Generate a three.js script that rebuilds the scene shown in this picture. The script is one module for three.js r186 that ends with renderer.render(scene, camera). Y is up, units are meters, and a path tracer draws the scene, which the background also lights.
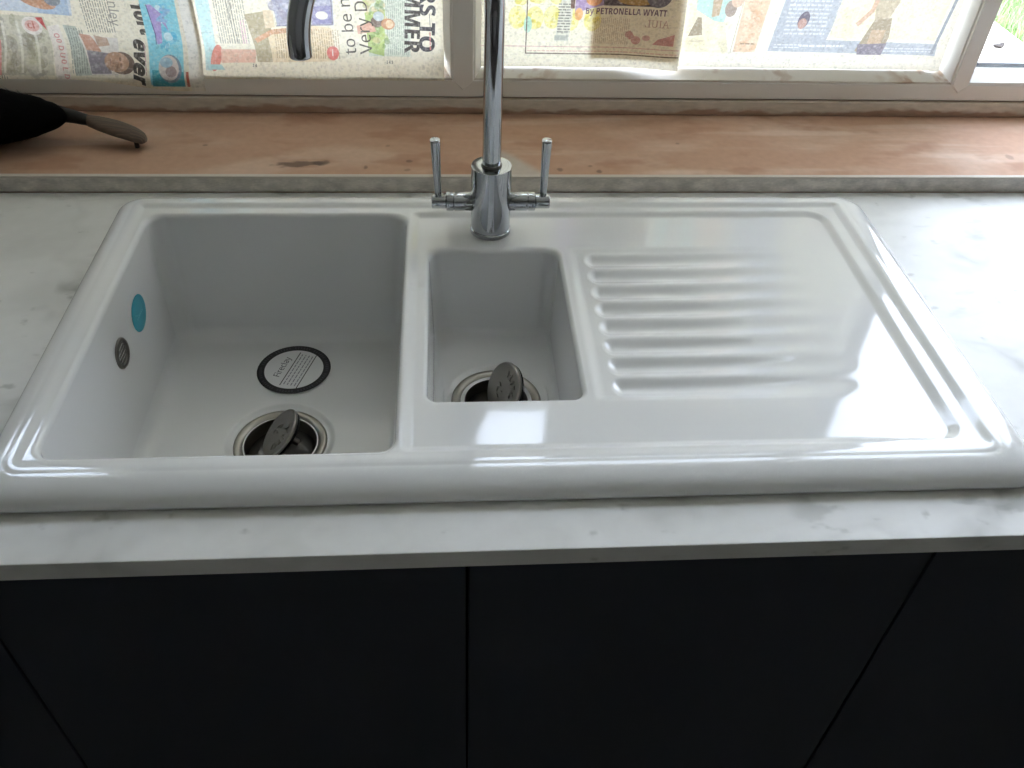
import * as THREE from 'three';
import { mergeGeometries } from 'three/addons/utils/BufferGeometryUtils.js';
import { RoundedBoxGeometry } from 'three/addons/geometries/RoundedBoxGeometry.js';
import { ImprovedNoise } from 'three/addons/math/ImprovedNoise.js';

// ------------------------------------------------------------------ camera, sky, exposure
const WT = 0.9;                                   // height of the worktop above the floor
const scene = new THREE.Scene();
const camera = new THREE.PerspectiveCamera(48.353, 1024 / 768, 0.05, 200);
camera.rotation.order = 'YXZ';
camera.position.set(-0.01113, WT + 0.60906, 1.0728);
camera.rotation.set(THREE.MathUtils.degToRad(-42.2085), THREE.MathUtils.degToRad(-5.4017), THREE.MathUtils.degToRad(2.7397));
scene.add(camera);

const renderer = new THREE.WebGLRenderer({ antialias: true });
renderer.toneMapping = THREE.LinearToneMapping;
renderer.toneMappingExposure = 1.88;
renderer.shadowMap.enabled = true;

const SKY = 5.4;                                  // bright hazy daylight
const noise = new ImprovedNoise();
function fbm(x, y, z = 0, oct = 4) {
  let a = 0.5, s = 0, f = 1;
  for (let i = 0; i < oct; i++) { s += a * noise.noise(x * f, y * f, z + i * 7.3); a *= 0.5; f *= 2.03; }
  return s;
}
{
  const w = 256, h = 128, px = new Float32Array(w * h * 4);
  for (let j = 0; j < h; j++) for (let i = 0; i < w; i++) {
    const th = (0.5 - (j + 0.5) / h) * Math.PI, ph = (i + 0.5) / w * Math.PI * 2;
    const dx = Math.cos(th) * Math.cos(ph), dz = Math.cos(th) * Math.sin(ph), dy = -Math.sin(th);
    const c = 0.5 + fbm(dx * 2.2, dz * 2.2, dy * 2.2 + 3) * 0.9;
    const up = Math.max(0, dy), k = (j * w + i) * 4;
    const cl = Math.min(1, Math.max(0, c));
    const base = [0.70 - 0.1 * up, 0.81 - 0.06 * up, 1.0];
    for (let q = 0; q < 3; q++) px[k + q] = SKY * (base[q] * (1 - 0.55 * cl) + 0.55 * cl);
    px[k + 3] = 1;
  }
  const sky = new THREE.DataTexture(px, w, h, THREE.RGBAFormat, THREE.FloatType);
  sky.mapping = THREE.EquirectangularReflectionMapping; sky.magFilter = THREE.LinearFilter; sky.needsUpdate = true;
  scene.background = sky;
}

// hazy sun behind the house: it reaches the garden, not the room
const sun = new THREE.DirectionalLight(0xfff2e0, 4);
sun.position.set(-5, 12, 7); sun.target.position.set(0, 0, -3); sun.castShadow = true; sun.shadow.radius = 4;
sun.shadow.mapSize.set(2048, 2048); Object.assign(sun.shadow.camera, { left: -14, right: 14, top: 14, bottom: -14, near: 0.5, far: 40 });
scene.add(sun, sun.target);

// ------------------------------------------------------------------ helpers
let seed = 12345;
const rnd = () => { seed = (seed * 1664525 + 1013904223) >>> 0; return seed / 4294967296; };
const clamp = (v, a = 0, b = 1) => Math.min(b, Math.max(a, v));
const smooth = (a, b, v) => { const t = clamp((v - a) / (b - a)); return t * t * (3 - 2 * t); };
const names = {};
function numbered(n) { const k = names[n] = (names[n] ?? -1) + 1; return k ? `${n}_${String(k).padStart(3, '0')}` : n; }
function obj(name, geo, material, parent = scene) {
  const m = new THREE.Mesh(geo, material);
  m.name = parent === scene ? numbered(name) : name; m.castShadow = m.receiveShadow = true; parent.add(m);
  return m;
}
function tag(o, label, category, group) { o.userData.label = label; o.userData.category = category; if (group) o.userData.group = group; return o; }
function struct(name, geo, material) { const m = obj(name, geo, material); m.userData.kind = 'structure'; return m; }
function thing(name, label, category, [x, y, z] = [0, 0, 0], group) {
  const o = new THREE.Group(); o.name = numbered(name); o.position.set(x, y, z); scene.add(o);
  return tag(o, label, category, group);
}
function box(x0, x1, y0, y1, z0, z1) { return new THREE.BoxGeometry(x1 - x0, y1 - y0, z1 - z0).translate((x0 + x1) / 2, (y0 + y1) / 2, (z0 + z1) / 2); }
function rbox(x0, x1, y0, y1, z0, z1, r = 0.002) { return new RoundedBoxGeometry(x1 - x0, y1 - y0, z1 - z0, 2, r).translate((x0 + x1) / 2, (y0 + y1) / 2, (z0 + z1) / 2); }
function lathe(pts, seg = 48) { return new THREE.LatheGeometry(pts.map(p => new THREE.Vector2(p[0], p[1])), seg); }
function planarUV(g, fu, fv) {
  const p = g.attributes.position, uv = new Float32Array(p.count * 2);
  for (let i = 0; i < p.count; i++) { uv[2 * i] = fu(p.getX(i), p.getY(i), p.getZ(i)); uv[2 * i + 1] = fv(p.getX(i), p.getY(i), p.getZ(i)); }
  g.setAttribute('uv', new THREE.BufferAttribute(uv, 2)); return g;
}
function dataTex(w, h, fn, srgb = true) {
  const d = new Uint8Array(w * h * 4);
  for (let j = 0; j < h; j++) for (let i = 0; i < w; i++) {
    const c = fn(i, j), k = (j * w + i) * 4;
    d[k] = clamp(c[0], 0, 255); d[k + 1] = clamp(c[1], 0, 255); d[k + 2] = clamp(c[2], 0, 255); d[k + 3] = 255;
  }
  const t = new THREE.DataTexture(d, w, h, THREE.RGBAFormat);
  t.magFilter = THREE.LinearFilter; t.minFilter = THREE.LinearMipmapLinearFilter; t.generateMipmaps = true;
  t.wrapS = t.wrapT = THREE.RepeatWrapping;
  if (srgb) t.colorSpace = THREE.SRGBColorSpace;
  t.needsUpdate = true; return t;
}
const mat = (color, roughness = 0.6, metalness = 0, extra = {}) => new THREE.MeshPhysicalMaterial({ color, roughness, metalness, ...extra });

// ------------------------------------------------------------------ materials
const marbleMap = dataTex(1024, 512, (i, j) => {
  const x = i / 1024 * 3.3, y = j / 512 * 0.63;
  const wob = fbm(x * 4, y * 4, 2) * 0.9;
  const v1 = 1 - Math.abs(fbm(x * 3.1 + wob, y * 5.2 - wob, 9, 4)) * 9;
  const v2 = 1 - Math.abs(fbm(x * 6.3 - wob, y * 9 + wob, 21, 4)) * 10;
  const patch = smooth(0.02, 0.32, fbm(x * 5, y * 5, 31));
  const sp = smooth(0.16, 0.34, fbm(x * 16 + y * 9, y * 30, 5)) * smooth(-0.05, 0.25, fbm(x * 3.2, y * 4, 52));
  const m = clamp(v1) * 0.13 * (0.25 + patch) + clamp(v2) * 0.14 * patch + patch * 0.05 + sp * 0.17 + smooth(0.3, 0.44, fbm(x * 34, y * 34, 61)) * 0.14;
  const g = 1 - m + fbm(x * 60, y * 60, 1) * 0.02;
  return [231 * g, 230 * g, 227 * g - 14 * (1 - g)];
});
const M = {};
M.marble = new THREE.MeshPhysicalMaterial({ map: marbleMap, roughness: 0.42 });
M.ceramic = mat(0xe6e6e6, 0.09, 0, { ior: 1.52, clearcoat: 0.4, clearcoatRoughness: 0.03 });
M.chrome = mat(0xb9bcc0, 0.07, 1);
M.chromeDark = mat(0x2a2b2d, 0.35, 0.6);
M.steel = mat(0x9a9690, 0.28, 1);
M.steelDark = mat(0x6d6a66, 0.34, 1);
M.door = mat(0x323742, 0.45);
M.carcass = mat(0x1a1b20, 0.7);
M.upvc = mat(0xf0ede6, 0.32);
M.wall = mat(0xb4b0a9, 0.9);
M.ceiling = mat(0xe9e6e0, 0.95);
M.floor = mat(0x746d65, 0.6);
M.black = mat(0x0b0b0c, 0.7);

// ------------------------------------------------------------------ room shell
const RX0 = -1.65, RX1 = 1.68, RZ1 = 3.3, RH = 2.45;
struct('floor', box(RX0 - 0.15, RX1 + 0.15, -0.1, 0, -0.3, RZ1 + 0.15), M.floor);
struct('ceiling', box(RX0 - 0.15, RX1 + 0.15, RH, RH + 0.15, -0.6, RZ1 + 0.15), M.ceiling);
struct('wall_left', box(RX0 - 0.15, RX0, 0, RH, -0.3, RZ1 + 0.15), M.wall);
struct('wall_right', box(RX1, RX1 + 0.15, 0, RH, -0.3, RZ1 + 0.15), M.wall);
struct('wall_front', box(RX0, RX1, 0, RH, RZ1, RZ1 + 0.15), M.wall);
{
  const s = new THREE.Shape([[RX0, 0], [RX1, 0], [RX1, RH], [RX0, RH]].map(p => new THREE.Vector2(...p)));
  s.holes.push(new THREE.Path([[-1.59, WT - 0.005], [-1.59, WT + 1.36], [1.61, WT + 1.36], [1.61, WT - 0.005]].map(p => new THREE.Vector2(...p))));
  struct('wall_back', new THREE.ExtrudeGeometry(s, { depth: 0.3, bevelEnabled: false }).translate(0, 0, -0.3), M.wall);
}

// plastered window ledge, bare pink plaster with smears
{
  const stains = [[-0.222, -0.034, 0.036, 0.0085, 0.5], [-0.19, -0.038, 0.013, 0.008, 0.45], [-0.128, -0.026, 0.003, 0.006, 0.35], [-0.068, -0.043, 0.005, 0.004, 0.35], [-0.07, -0.018, 0.005, 0.004, 0.25],
    [0.145, -0.02, 0.004, 0.006, 0.35], [0.2, -0.015, 0.004, 0.005, 0.4], [0.19, -0.03, 0.004, 0.003, 0.3], [-0.36, -0.09, 0.004, 0.003, 0.3], [0.33, -0.1, 0.003, 0.003, 0.25], [0.83, -0.06, 0.006, 0.01, 0.2], [-0.1, -0.09, 0.003, 0.004, 0.2]];
  const map = dataTex(2048, 192, (i, j) => {
    const x = -1.59 + i / 2048 * 3.2, z = -0.26 + j / 192 * 0.26;
    const n = fbm(x * 5, z * 11, 4), n2 = fbm(x * 2.2, z * 26, 14), f = fbm(x * 90, z * 90, 3) * 0.05;
    let c = [198, 158, 132];
    const pale = smooth(-0.05, 0.35, n) * 0.6 + smooth(0.1, 0.35, n2) * 0.5;
    c = c.map((v, q) => v + ([218, 190, 170][q] - v) * clamp(pale));
    const redder = smooth(0.08, 0.3, fbm(x * 7 + 9, z * 16, 40)) * 0.5;
    c = c.map((v, q) => v + ([172, 126, 100][q] - v) * redder);
    // grey filler smear beside the tap
    const tri = smooth(0.012, -0.012, Math.abs(x - 0.075 - z * 0.15) - (z + 0.085) * 0.62 + 0.006 * fbm(x * 60, z * 60, 2)) * smooth(-0.09, -0.06, z);
    c = c.map((v, q) => v + ([204, 196, 186][q] - v) * tri * 0.85);
    for (const [sx, sz, rx, rz, a] of stains) {
      const d = ((x - sx) / rx) ** 2 + ((z - sz - (x - sx) * -0.1) / rz) ** 2 + fbm(x * 70, z * 120, 8) * 1.6;
      const w = smooth(1.25, 0.3, d) * a;
      c = c.map((v, q) => v + ([72, 56, 48][q] - v) * w);
    }
    return c.map(v => v * (1 + f));
  });
  const g = planarUV(box(-1.59, 1.61, WT - 0.005, WT + 0.023, -0.26, -0.0005), (x) => (x + 1.59) / 3.2, (x, y, z) => (z + 0.26) / 0.26);
  const ledge = struct('window_sill', g, new THREE.MeshPhysicalMaterial({ map, roughness: 0.78 }));
  ledge.userData.label = 'bare pink plaster window ledge behind the sink';
  const grey = dataTex(1024, 32, (i, j) => { const n = 1 + fbm(i * 0.11, j * 0.04, 6) * 0.28 + fbm(i * 0.7, j * 0.35, 1) * 0.14; return [214 * n, 206 * n, 197 * n]; });
  struct('trim_1', planarUV(box(-1.59, 1.61, WT + 0.0005, WT + 0.0205, -0.0005, 0.003), (x) => (x + 1.59) / 3.2, (x, y) => (y - WT) / 0.025), new THREE.MeshPhysicalMaterial({ map: grey, roughness: 0.8 }));
  struct('trim_2', rbox(-1.59, 1.61, WT + 0.0205, WT + 0.024, -0.004, 0.0035, 0.001), mat(0xd2c8bd, 0.7));
}

// ------------------------------------------------------------------ window
const win = new THREE.Group(); win.name = 'window_1'; win.userData.kind = 'structure'; win.userData.label = 'white plastic window with four panes'; scene.add(win);
win.position.set(0, WT, 0);
const PANES = [[-1.541, -0.787], [-0.7565, -0.003], [0.028, 0.784], [0.81, 1.566]];
const WB = 0.075, WTOP = 1.3, ZF = -0.2, ZG = -0.232;
{
  // dirty inner cill strip below the frame
  const strip = dataTex(1024, 48, (i, j) => {
    const x = i / 1024 * 3.2, y = j / 48;
    const e = 0.34 + fbm(x * 9, 0.5, 3) * 0.5 + fbm(x * 40, y * 2, 8) * 0.3;
    const d = smooth(e + 0.12, e - 0.12, y), n = 1 + fbm(x * 50, y * 4, 2) * 0.12;
    const c = [218, 208, 194].map((v, q) => v + ([172, 134, 110][q] - v) * d * 0.72);
    return c.map(v => v * n);
  });
  obj('cill_strip', planarUV(rbox(-1.58, 1.605, 0.0232, 0.047, -0.255, -0.196, 0.002), x => (x + 1.58) / 3.2, (x, y) => (y - 0.023) / 0.024), new THREE.MeshPhysicalMaterial({ map: strip, roughness: 0.6 }), win);
  obj('frame_bottom', rbox(-1.58, 1.605, 0.0485, WB, -0.265, ZF, 0.002), M.upvc, win);
  obj('frame_groove', box(-1.58, 1.605, 0.0465, 0.049, -0.26, ZF - 0.003), mat(0x8d857a, 0.8), win);
  obj('frame_top', rbox(-1.58, 1.605, WTOP, 1.355, -0.265, ZF, 0.002), M.upvc, win);
  obj('frame_side', rbox(-1.588, -1.541, 0.0485, 1.355, -0.265, ZF + 0.0002, 0.002), M.upvc, win);
  obj('frame_side', rbox(1.566, 1.608, 0.0485, 1.355, -0.265, ZF + 0.0002, 0.002), M.upvc, win);
  // mullions: pointed ends where they are welded into the rails
  for (let k = 0; k < 3; k++) {
    const a = PANES[k][1], b = PANES[k + 1][0], c = (a + b) / 2, h = (b - a) / 2;
    const s = new THREE.Shape([[a, WB], [c, WB - h * 0.95], [b, WB], [b, WTOP], [c, WTOP + h * 0.95], [a, WTOP]].map(p => new THREE.Vector2(...p)));
    obj('mullion', new THREE.ExtrudeGeometry(s, { depth: 0.062, bevelEnabled: true, bevelThickness: 0.0022, bevelSize: 0.0016, bevelOffset: -0.0012, bevelSegments: 2 }).translate(0, 0, -0.2606), M.upvc, win);
  }
  // mitred glazing beads and panes
  const dirt = dataTex(512, 64, (i, j) => {
    const x = i / 512, y = j / 64, n = smooth(0.02, 0.3, fbm(x * 14, y * 2.5, 11) + fbm(x * 60, y * 9, 5) * 0.4 - 0.02) * smooth(0.05, 0.4, fbm(x * 4 + 2, 1.5, 3) + 0.22);
    return [222, 215, 203].map((v, q) => v + ([165, 130, 104][q] - v) * n * 0.7);
  });
  const beadDirty = new THREE.MeshPhysicalMaterial({ map: dirt, roughness: 0.4 });
  PANES.forEach(([a, b], k) => {
    const prof = [[0, ZF - 0.001], [0.003, ZF - 0.0015], [0.0135, -0.223], [0.0145, -0.229], [0.0145, -0.24], [0, -0.24]];
    const side = (A, B, inx, iny) => {           // one mitred bead from corner A to B
      const P = [], I = [], U = [], L = Math.hypot(B[0] - A[0], B[1] - A[1]), dx = (B[0] - A[0]) / L, dy = (B[1] - A[1]) / L;
      prof.forEach(([d, z], q) => {
        P.push(A[0] + dx * d + inx * d, A[1] + dy * d + iny * d, z, B[0] - dx * d + inx * d, B[1] - dy * d + iny * d, z);
        U.push(0, q / 5, L / 0.76, q / 5);
      });
      for (let q = 0; q < prof.length - 1; q++) { const o = q * 2; I.push(o, o + 1, o + 2, o + 1, o + 3, o + 2); }
      const g = new THREE.BufferGeometry();
      g.setAttribute('position', new THREE.Float32BufferAttribute(P, 3)); g.setAttribute('uv', new THREE.Float32BufferAttribute(U, 2)); g.setIndex(I);
      const f = g.toNonIndexed(); f.computeVertexNormals(); return f;
    };
    obj('glazing_bead', side([a, WB], [b, WB], 0, 1), k === 3 ? M.upvc : beadDirty, win);
    obj('glazing_bead', side([b, WB], [b, WTOP], -1, 0), M.upvc, win);
    obj('glazing_bead', side([b, WTOP], [a, WTOP], 0, -1), M.upvc, win);
    obj('glazing_bead', side([a, WTOP], [a, WB], 1, 0), M.upvc, win);
    obj('pane', box(a + 0.002, b - 0.002, WB + 0.003, WTOP - 0.003, ZG - 0.004, ZG), mat(0xffffff, 0, 0, { transmission: 1, thickness: 0, ior: 1.5 }), win);
    obj('glazing_spacer', box(a + 0.004, b - 0.004, WB + 0.012, WB + 0.021, -0.252, -0.2365), mat(0x8f9aa3, 0.35, 0.3), win);
  });
}

// ------------------------------------------------------------------ newspapers taped over the two middle panes
const PX = 2600;                                   // canvas pixels per metre
function sheetCanvas(x0, x1, y0, y1, base, draw, ppm = PX) {
  const W = Math.round((x1 - x0) * ppm), H = Math.round((y1 - y0) * ppm);
  const c = document.createElement('canvas'); c.width = W; c.height = H;
  const g = c.getContext('2d');
  g.fillStyle = base; g.fillRect(0, 0, W, H);
  const X = x => (x - x0) * ppm, Y = y => (y1 - y) * ppm;
  const api = {
    g, ppm, X, Y,
    poly(pts, col) { g.fillStyle = col; g.beginPath(); pts.forEach((p, i) => i ? g.lineTo(X(p[0]), Y(p[1])) : g.moveTo(X(p[0]), Y(p[1]))); g.closePath(); g.fill(); },
    line(pts, col, w) { g.strokeStyle = col; g.lineWidth = w * ppm; g.beginPath(); pts.forEach((p, i) => i ? g.lineTo(X(p[0]), Y(p[1])) : g.moveTo(X(p[0]), Y(p[1]))); g.stroke(); },
    oval(x, y, rx, ry, col, rot = 0) { g.fillStyle = col; g.beginPath(); g.ellipse(X(x), Y(y), rx * ppm, ry * ppm, rot, 0, 7); g.fill(); },
    text(str, x, y, size, ang, col, font = 'bold', fam = 'sans-serif', sx = 1) {
      g.save(); g.translate(X(x), Y(y)); g.rotate(ang); g.scale(sx, 1); g.fillStyle = col; g.font = `${font} ${Math.round(size * ppm)}px ${fam}`; g.textBaseline = 'alphabetic'; g.fillText(str, 0, 0); if (font === 'italic bold' || (font === 'bold' && size > 0.025)) { g.strokeStyle = col; g.lineWidth = size * ppm * (font === 'bold' ? 0.025 : 0.07); g.strokeText(str, 0, 0); } g.restore();
    },
    // columns of small print; vertical = lines run up and down the sheet
    print(xa, xb, ya, yb, vertical, col = 'rgba(70,66,60,0.55)', pitch = 0.0034) {
      g.strokeStyle = col; g.lineWidth = pitch * 0.42 * ppm;
      const n = Math.floor((vertical ? xb - xa : yb - ya) / pitch);
      for (let i = 0; i < n; i++) {
        let t = vertical ? ya : xa; const end = vertical ? yb : xb;
        while (t < end) {
          const l = 0.003 + rnd() * 0.007, e = Math.min(end, t + l);
          const o = (vertical ? xa : ya) + (i + 0.5) * pitch;
          g.beginPath();
          if (vertical) { g.moveTo(X(o), Y(t)); g.lineTo(X(o), Y(e)); } else { g.moveTo(X(t), Y(o)); g.lineTo(X(e), Y(o)); }
          g.stroke(); t = e + 0.0014;
        }
      }
    },
    // mottled ink of a printed picture
    speckle(xa, xb, ya, yb, cols, n, r = 0.004) { for (let i = 0; i < n; i++) api.oval(xa + rnd() * (xb - xa), ya + rnd() * (yb - ya), r * (0.4 + rnd()), r * (0.4 + rnd()), cols[Math.floor(rnd() * cols.length)], rnd() * 3); },
  };
  draw(api);
  if (ppm === PX) {                                // newsprint: thin ink, grain and the back page showing through
    g.fillStyle = 'rgba(238,230,212,0.24)'; g.fillRect(0, 0, W, H);
    for (let i = 0; i < 16000; i++) { const a = rnd(), v = rnd() < 0.5; g.fillStyle = v ? `rgba(60,52,44,${(0.015 + 0.045 * a).toFixed(3)})` : `rgba(255,250,238,${(0.04 + 0.14 * a).toFixed(2)})`; g.fillRect(rnd() * W, H - rnd() * 0.22 * ppm, 3 + rnd() * 9, 3 + rnd() * 7); }
  }
  const t = new THREE.CanvasTexture(c); t.colorSpace = THREE.SRGBColorSpace; t.anisotropy = 8; return t;
}
const PAPER_T = 0.2;                            // doubled sheets; single ones let more through
const paperMat = (map, tr) => new THREE.MeshPhysicalMaterial({ map, roughness: 1, transmission: tr, thickness: 0, side: THREE.DoubleSide, ior: 1.3, specularIntensity: 0.2 });
// a hanging sheet: curve(x, y) gives how far it stands off the glass, jag(x) lifts the lower edge
function sheetGeo(x0, x1, y0, y1, curve, edge = () => 0, top = () => 0, nx = 40, ny = 60) {
  const P = [], U = [], I = [];
  for (let j = 0; j <= ny; j++) for (let i = 0; i <= nx; i++) {
    const x = x0 + (x1 - x0) * i / nx, t = j / ny, lo = y0 + edge(x), hi = y1 + top(x), y = lo + (hi - lo) * t;
    const c = curve(x, y);
    P.push(x, y, c); U.push((x - x0) / (x1 - x0), (y - y0) / (y1 - y0));
  }
  for (let j = 0; j < ny; j++) for (let i = 0; i < nx; i++) { const o = j * (nx + 1) + i; I.push(o, o + 1, o + nx + 1, o + 1, o + nx + 2, o + nx + 1); }
  const g = new THREE.BufferGeometry();
  g.setAttribute('position', new THREE.Float32BufferAttribute(P, 3)); g.setAttribute('uv', new THREE.Float32BufferAttribute(U, 2)); g.setIndex(I); g.computeVertexNormals();
  return g;
}
function sheet(geo, map, label, tr = PAPER_T) {
  const m = obj('newspaper_sheet', geo, paperMat(map, tr)); m.position.set(0, WT, 0);
  return tag(m, label, 'newspaper', 'newspaper sheets taped over the window');
}
const wav = (x, y, a = 0.0012, s = 0) => a * (fbm(x * 9 + s, y * 7, s + 2) * 2);
const CW = Math.PI / 2;
{
  // sheet A: sideways page with a portrait and a blue panel
  const a0 = -0.752, a1 = -0.372, b0 = 0.06, b1 = 0.665;
  const tA = sheetCanvas(a0, a1, b0, b1, '#f3e9d0', k => {
    k.print(-0.53, -0.487, 0.132, 0.64, true); k.print(-0.64, -0.54, 0.2, 0.64, true); k.print(-0.74, -0.65, 0.06, 0.64, true);
    k.poly([[-0.70, 0.25], [-0.53, 0.25], [-0.545, 0.155], [-0.70, 0.165]], '#c9d3e2');
    k.poly([[-0.6, 0.25], [-0.538, 0.25], [-0.548, 0.155], [-0.59, 0.158]], '#a7bdd8');
    k.oval(-0.588, 0.176, 0.026, 0.011, '#c98a66', 0.3); k.oval(-0.566, 0.176, 0.011, 0.008, '#7d848e'); k.oval(-0.61, 0.19, 0.02, 0.012, '#dca98a', 0.4);
    k.poly([[-0.70, 0.158], [-0.585, 0.153], [-0.585, 0.077], [-0.70, 0.077]], '#cfc8ae');
    k.speckle(-0.70, -0.588, 0.08, 0.15, ['rgba(150,140,112,.4)', 'rgba(214,208,188,.5)', 'rgba(120,110,96,.35)', 'rgba(190,186,150,.5)'], 130, 0.008);
    for (let i = 0; i < 3; i++) k.line([[-0.645 + i * 0.02, 0.147], [-0.655 + i * 0.025, 0.08]], 'rgba(240,236,220,.8)', 0.0035);
    k.oval(-0.605, 0.14, 0.014, 0.013, '#efe4da'); k.oval(-0.605, 0.14, 0.01, 0.008, '#e2a79b'); k.text('cl', -0.612, 0.136, 0.014, 0, '#c0584c');
    k.poly([[-0.598, 0.152], [-0.588, 0.152], [-0.586, 0.134]], '#c33d3d');
    k.poly([[-0.7, 0.12], [-0.655, 0.12], [-0.66, 0.077], [-0.7, 0.077]], '#dc8d80');
    k.poly([[-0.585, 0.14], [-0.568, 0.142], [-0.562, 0.072], [-0.583, 0.072]], '#efe4d8');
    for (let i = 0; i < 7; i++) k.text('O0DU0LD'[i], -0.578 + i * 0.0011, 0.131 - i * 0.0085, 0.0105, CW + 0.1, '#d98f86');
    k.poly([[-0.562, 0.142], [-0.545, 0.14], [-0.53, 0.078], [-0.555, 0.077]], '#b6bcae'); k.print(-0.56, -0.535, 0.08, 0.138, true, 'rgba(80,90,84,.5)');
    // picture of a man, lying on his side as the page hangs
    k.poly([[-0.545, 0.128], [-0.49, 0.124], [-0.494, 0.078], [-0.532, 0.078]], '#e2d9cf');
    k.poly([[-0.543, 0.13], [-0.528, 0.128], [-0.516, 0.106], [-0.536, 0.104]], '#c98f76');
    k.poly([[-0.537, 0.108], [-0.505, 0.104], [-0.504, 0.08], [-0.532, 0.08]], '#7d7580');
    k.poly([[-0.523, 0.128], [-0.505, 0.124], [-0.503, 0.114], [-0.52, 0.112]], '#bd9a82');
    k.oval(-0.4885, 0.0925, 0.0185, 0.0132, '#5f4a40', 0.12); k.oval(-0.4955, 0.0938, 0.0175, 0.0118, '#b08468', 0.12);
    for (let i = 0; i < 40; i++) { const u = rnd(), w = rnd() - 0.5; k.oval(-0.508 + u * 0.026, 0.0938 + w * 0.018, 0.003, 0.002, u > 0.62 ? 'rgba(214,170,140,.35)' : (w < -0.2 ? 'rgba(110,76,60,.35)' : 'rgba(190,140,112,.3)'), rnd() * 3); }
    k.oval(-0.4905, 0.0972, 0.0016, 0.0026, 'rgba(88,60,48,.6)'); k.oval(-0.4895, 0.0902, 0.0016, 0.0026, 'rgba(88,60,48,.6)'); k.oval(-0.497, 0.0925, 0.005, 0.0016, 'rgba(150,106,84,.6)'); k.oval(-0.5045, 0.0938, 0.0012, 0.0034, 'rgba(120,70,62,.6)');
    k.g.save(); k.g.translate(0.0055 * k.ppm, 0);
    k.text('s', -0.464, 0.196, 0.03, CW, '#2b2621', 'italic bold'); k.text('fort', -0.465, 0.173, 0.028, CW - 0.12, '#322c26', 'italic bold', 'sans-serif', 0.85);
    k.text('ever', -0.473, 0.125, 0.027, CW + 0.1, '#29241f', 'italic bold', 'sans-serif', 0.98);
    k.text('onley', -0.495, 0.188, 0.019, CW + 0.1, 'rgba(110,104,98,.75)', 'normal');
    k.print(-0.461, -0.456, 0.078, 0.116, true, '#cfa29c', 0.0028);
    // blue panel
    k.poly([[-0.448, 0.36], [-0.398, 0.36], [-0.406, 0.065], [-0.455, 0.065]], '#7fd3e6');
    k.poly([[-0.438, 0.35], [-0.41, 0.35], [-0.408, 0.19], [-0.437, 0.19]], '#4fbde0');
    k.speckle(-0.432, -0.408, 0.11, 0.3, ['rgba(230,246,250,.8)', 'rgba(60,170,214,.6)', 'rgba(120,205,232,.7)'], 46, 0.005);
    k.poly([[-0.444, 0.172], [-0.438, 0.172], [-0.424, 0.158], [-0.42, 0.134], [-0.428, 0.15], [-0.433, 0.118], [-0.44, 0.116]], '#a58fd0');
    k.line([[-0.444, 0.172], [-0.44, 0.13], [-0.442, 0.116]], '#4a4a78', 0.0012); k.text('Z', -0.434, 0.15, 0.026, 0.2, '#7fb3de', 'italic bold');
    k.poly([[-0.451, 0.085], [-0.406, 0.083], [-0.406, 0.063], [-0.453, 0.063]], '#2f97a8');
    k.oval(-0.425, 0.086, 0.0165, 0.0175, '#6c7f92'); k.oval(-0.427, 0.087, 0.0145, 0.0155, '#dcc9c0'); k.oval(-0.424, 0.083, 0.008, 0.007, '#9c8480'); k.oval(-0.43, 0.094, 0.009, 0.006, '#8fb0c4');
    k.poly([[-0.403, 0.083], [-0.399, 0.083], [-0.399, 0.063], [-0.403, 0.063]], '#c8553c');
    k.g.restore();
    k.poly([[-0.3925, 0.4], [-0.372, 0.4], [-0.372, 0.06], [-0.3925, 0.06]], '#f6f1e6');
    k.speckle(-0.74, -0.4, 0.42, 0.65, ['rgba(180,170,150,.4)', 'rgba(120,130,150,.3)'], 60, 0.02);
  });
  // lower part rests forward over the frame
  sheet(sheetGeo(a0, a1, b0, b1, (x, y) => -0.2215 + 0.0255 * smooth(0.125, 0.068, y) ** 1.2 + wav(x, y, 0.001, 1) * smooth(0.06, 0.12, y), x => 0.012 - 0.016 * smooth(-0.56, -0.4, x) + 0.0015 * fbm(x * 60, 2, 1)), tA,
    'newspaper page with portrait beside the word ever and a blue strip, leftmost on the window', 0.125);

  // sheet B
  const c0 = -0.378, c1 = -0.0155, d0 = 0.07, d1 = 0.675;
  const tB = sheetCanvas(c0, c1, d0, d1, '#f5ebd4', k => {
    k.poly([[-0.372, 0.4], [-0.342, 0.4], [-0.353, 0.085], [-0.368, 0.085]], '#bfe2e2');
    k.print(-0.345, -0.3, 0.118, 0.6, true, 'rgba(90,90,84,.5)'); k.line([[-0.33, 0.25], [-0.322, 0.118]], '#7d7a70', 0.001); k.line([[-0.325, 0.25], [-0.318, 0.118]], '#7d7a70', 0.001);
    k.print(-0.312, -0.304, 0.118, 0.152, true, '#dcb0be', 0.004);
    k.oval(-0.352, 0.1, 0.0075, 0.0165, '#e07f70', 0.3); k.poly([[-0.345, 0.11], [-0.292, 0.11], [-0.296, 0.094], [-0.345, 0.094]], '#edb9a0'); k.poly([[-0.362, 0.092], [-0.345, 0.092], [-0.34, 0.086], [-0.36, 0.086]], '#a9d6d8');
    k.poly([[-0.303, 0.16], [-0.266, 0.166], [-0.27, 0.095], [-0.292, 0.095]], '#b3a483');
    k.poly([[-0.276, 0.166], [-0.262, 0.166], [-0.262, 0.142], [-0.276, 0.14]], '#e4cda9');
    k.poly([[-0.275, 0.135], [-0.21, 0.146], [-0.18, 0.142], [-0.178, 0.097], [-0.27, 0.095]], '#ecd6b0');
    k.line([[-0.292, 0.122], [-0.268, 0.135], [-0.215, 0.142]], '#d39d78', 0.007);
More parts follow.
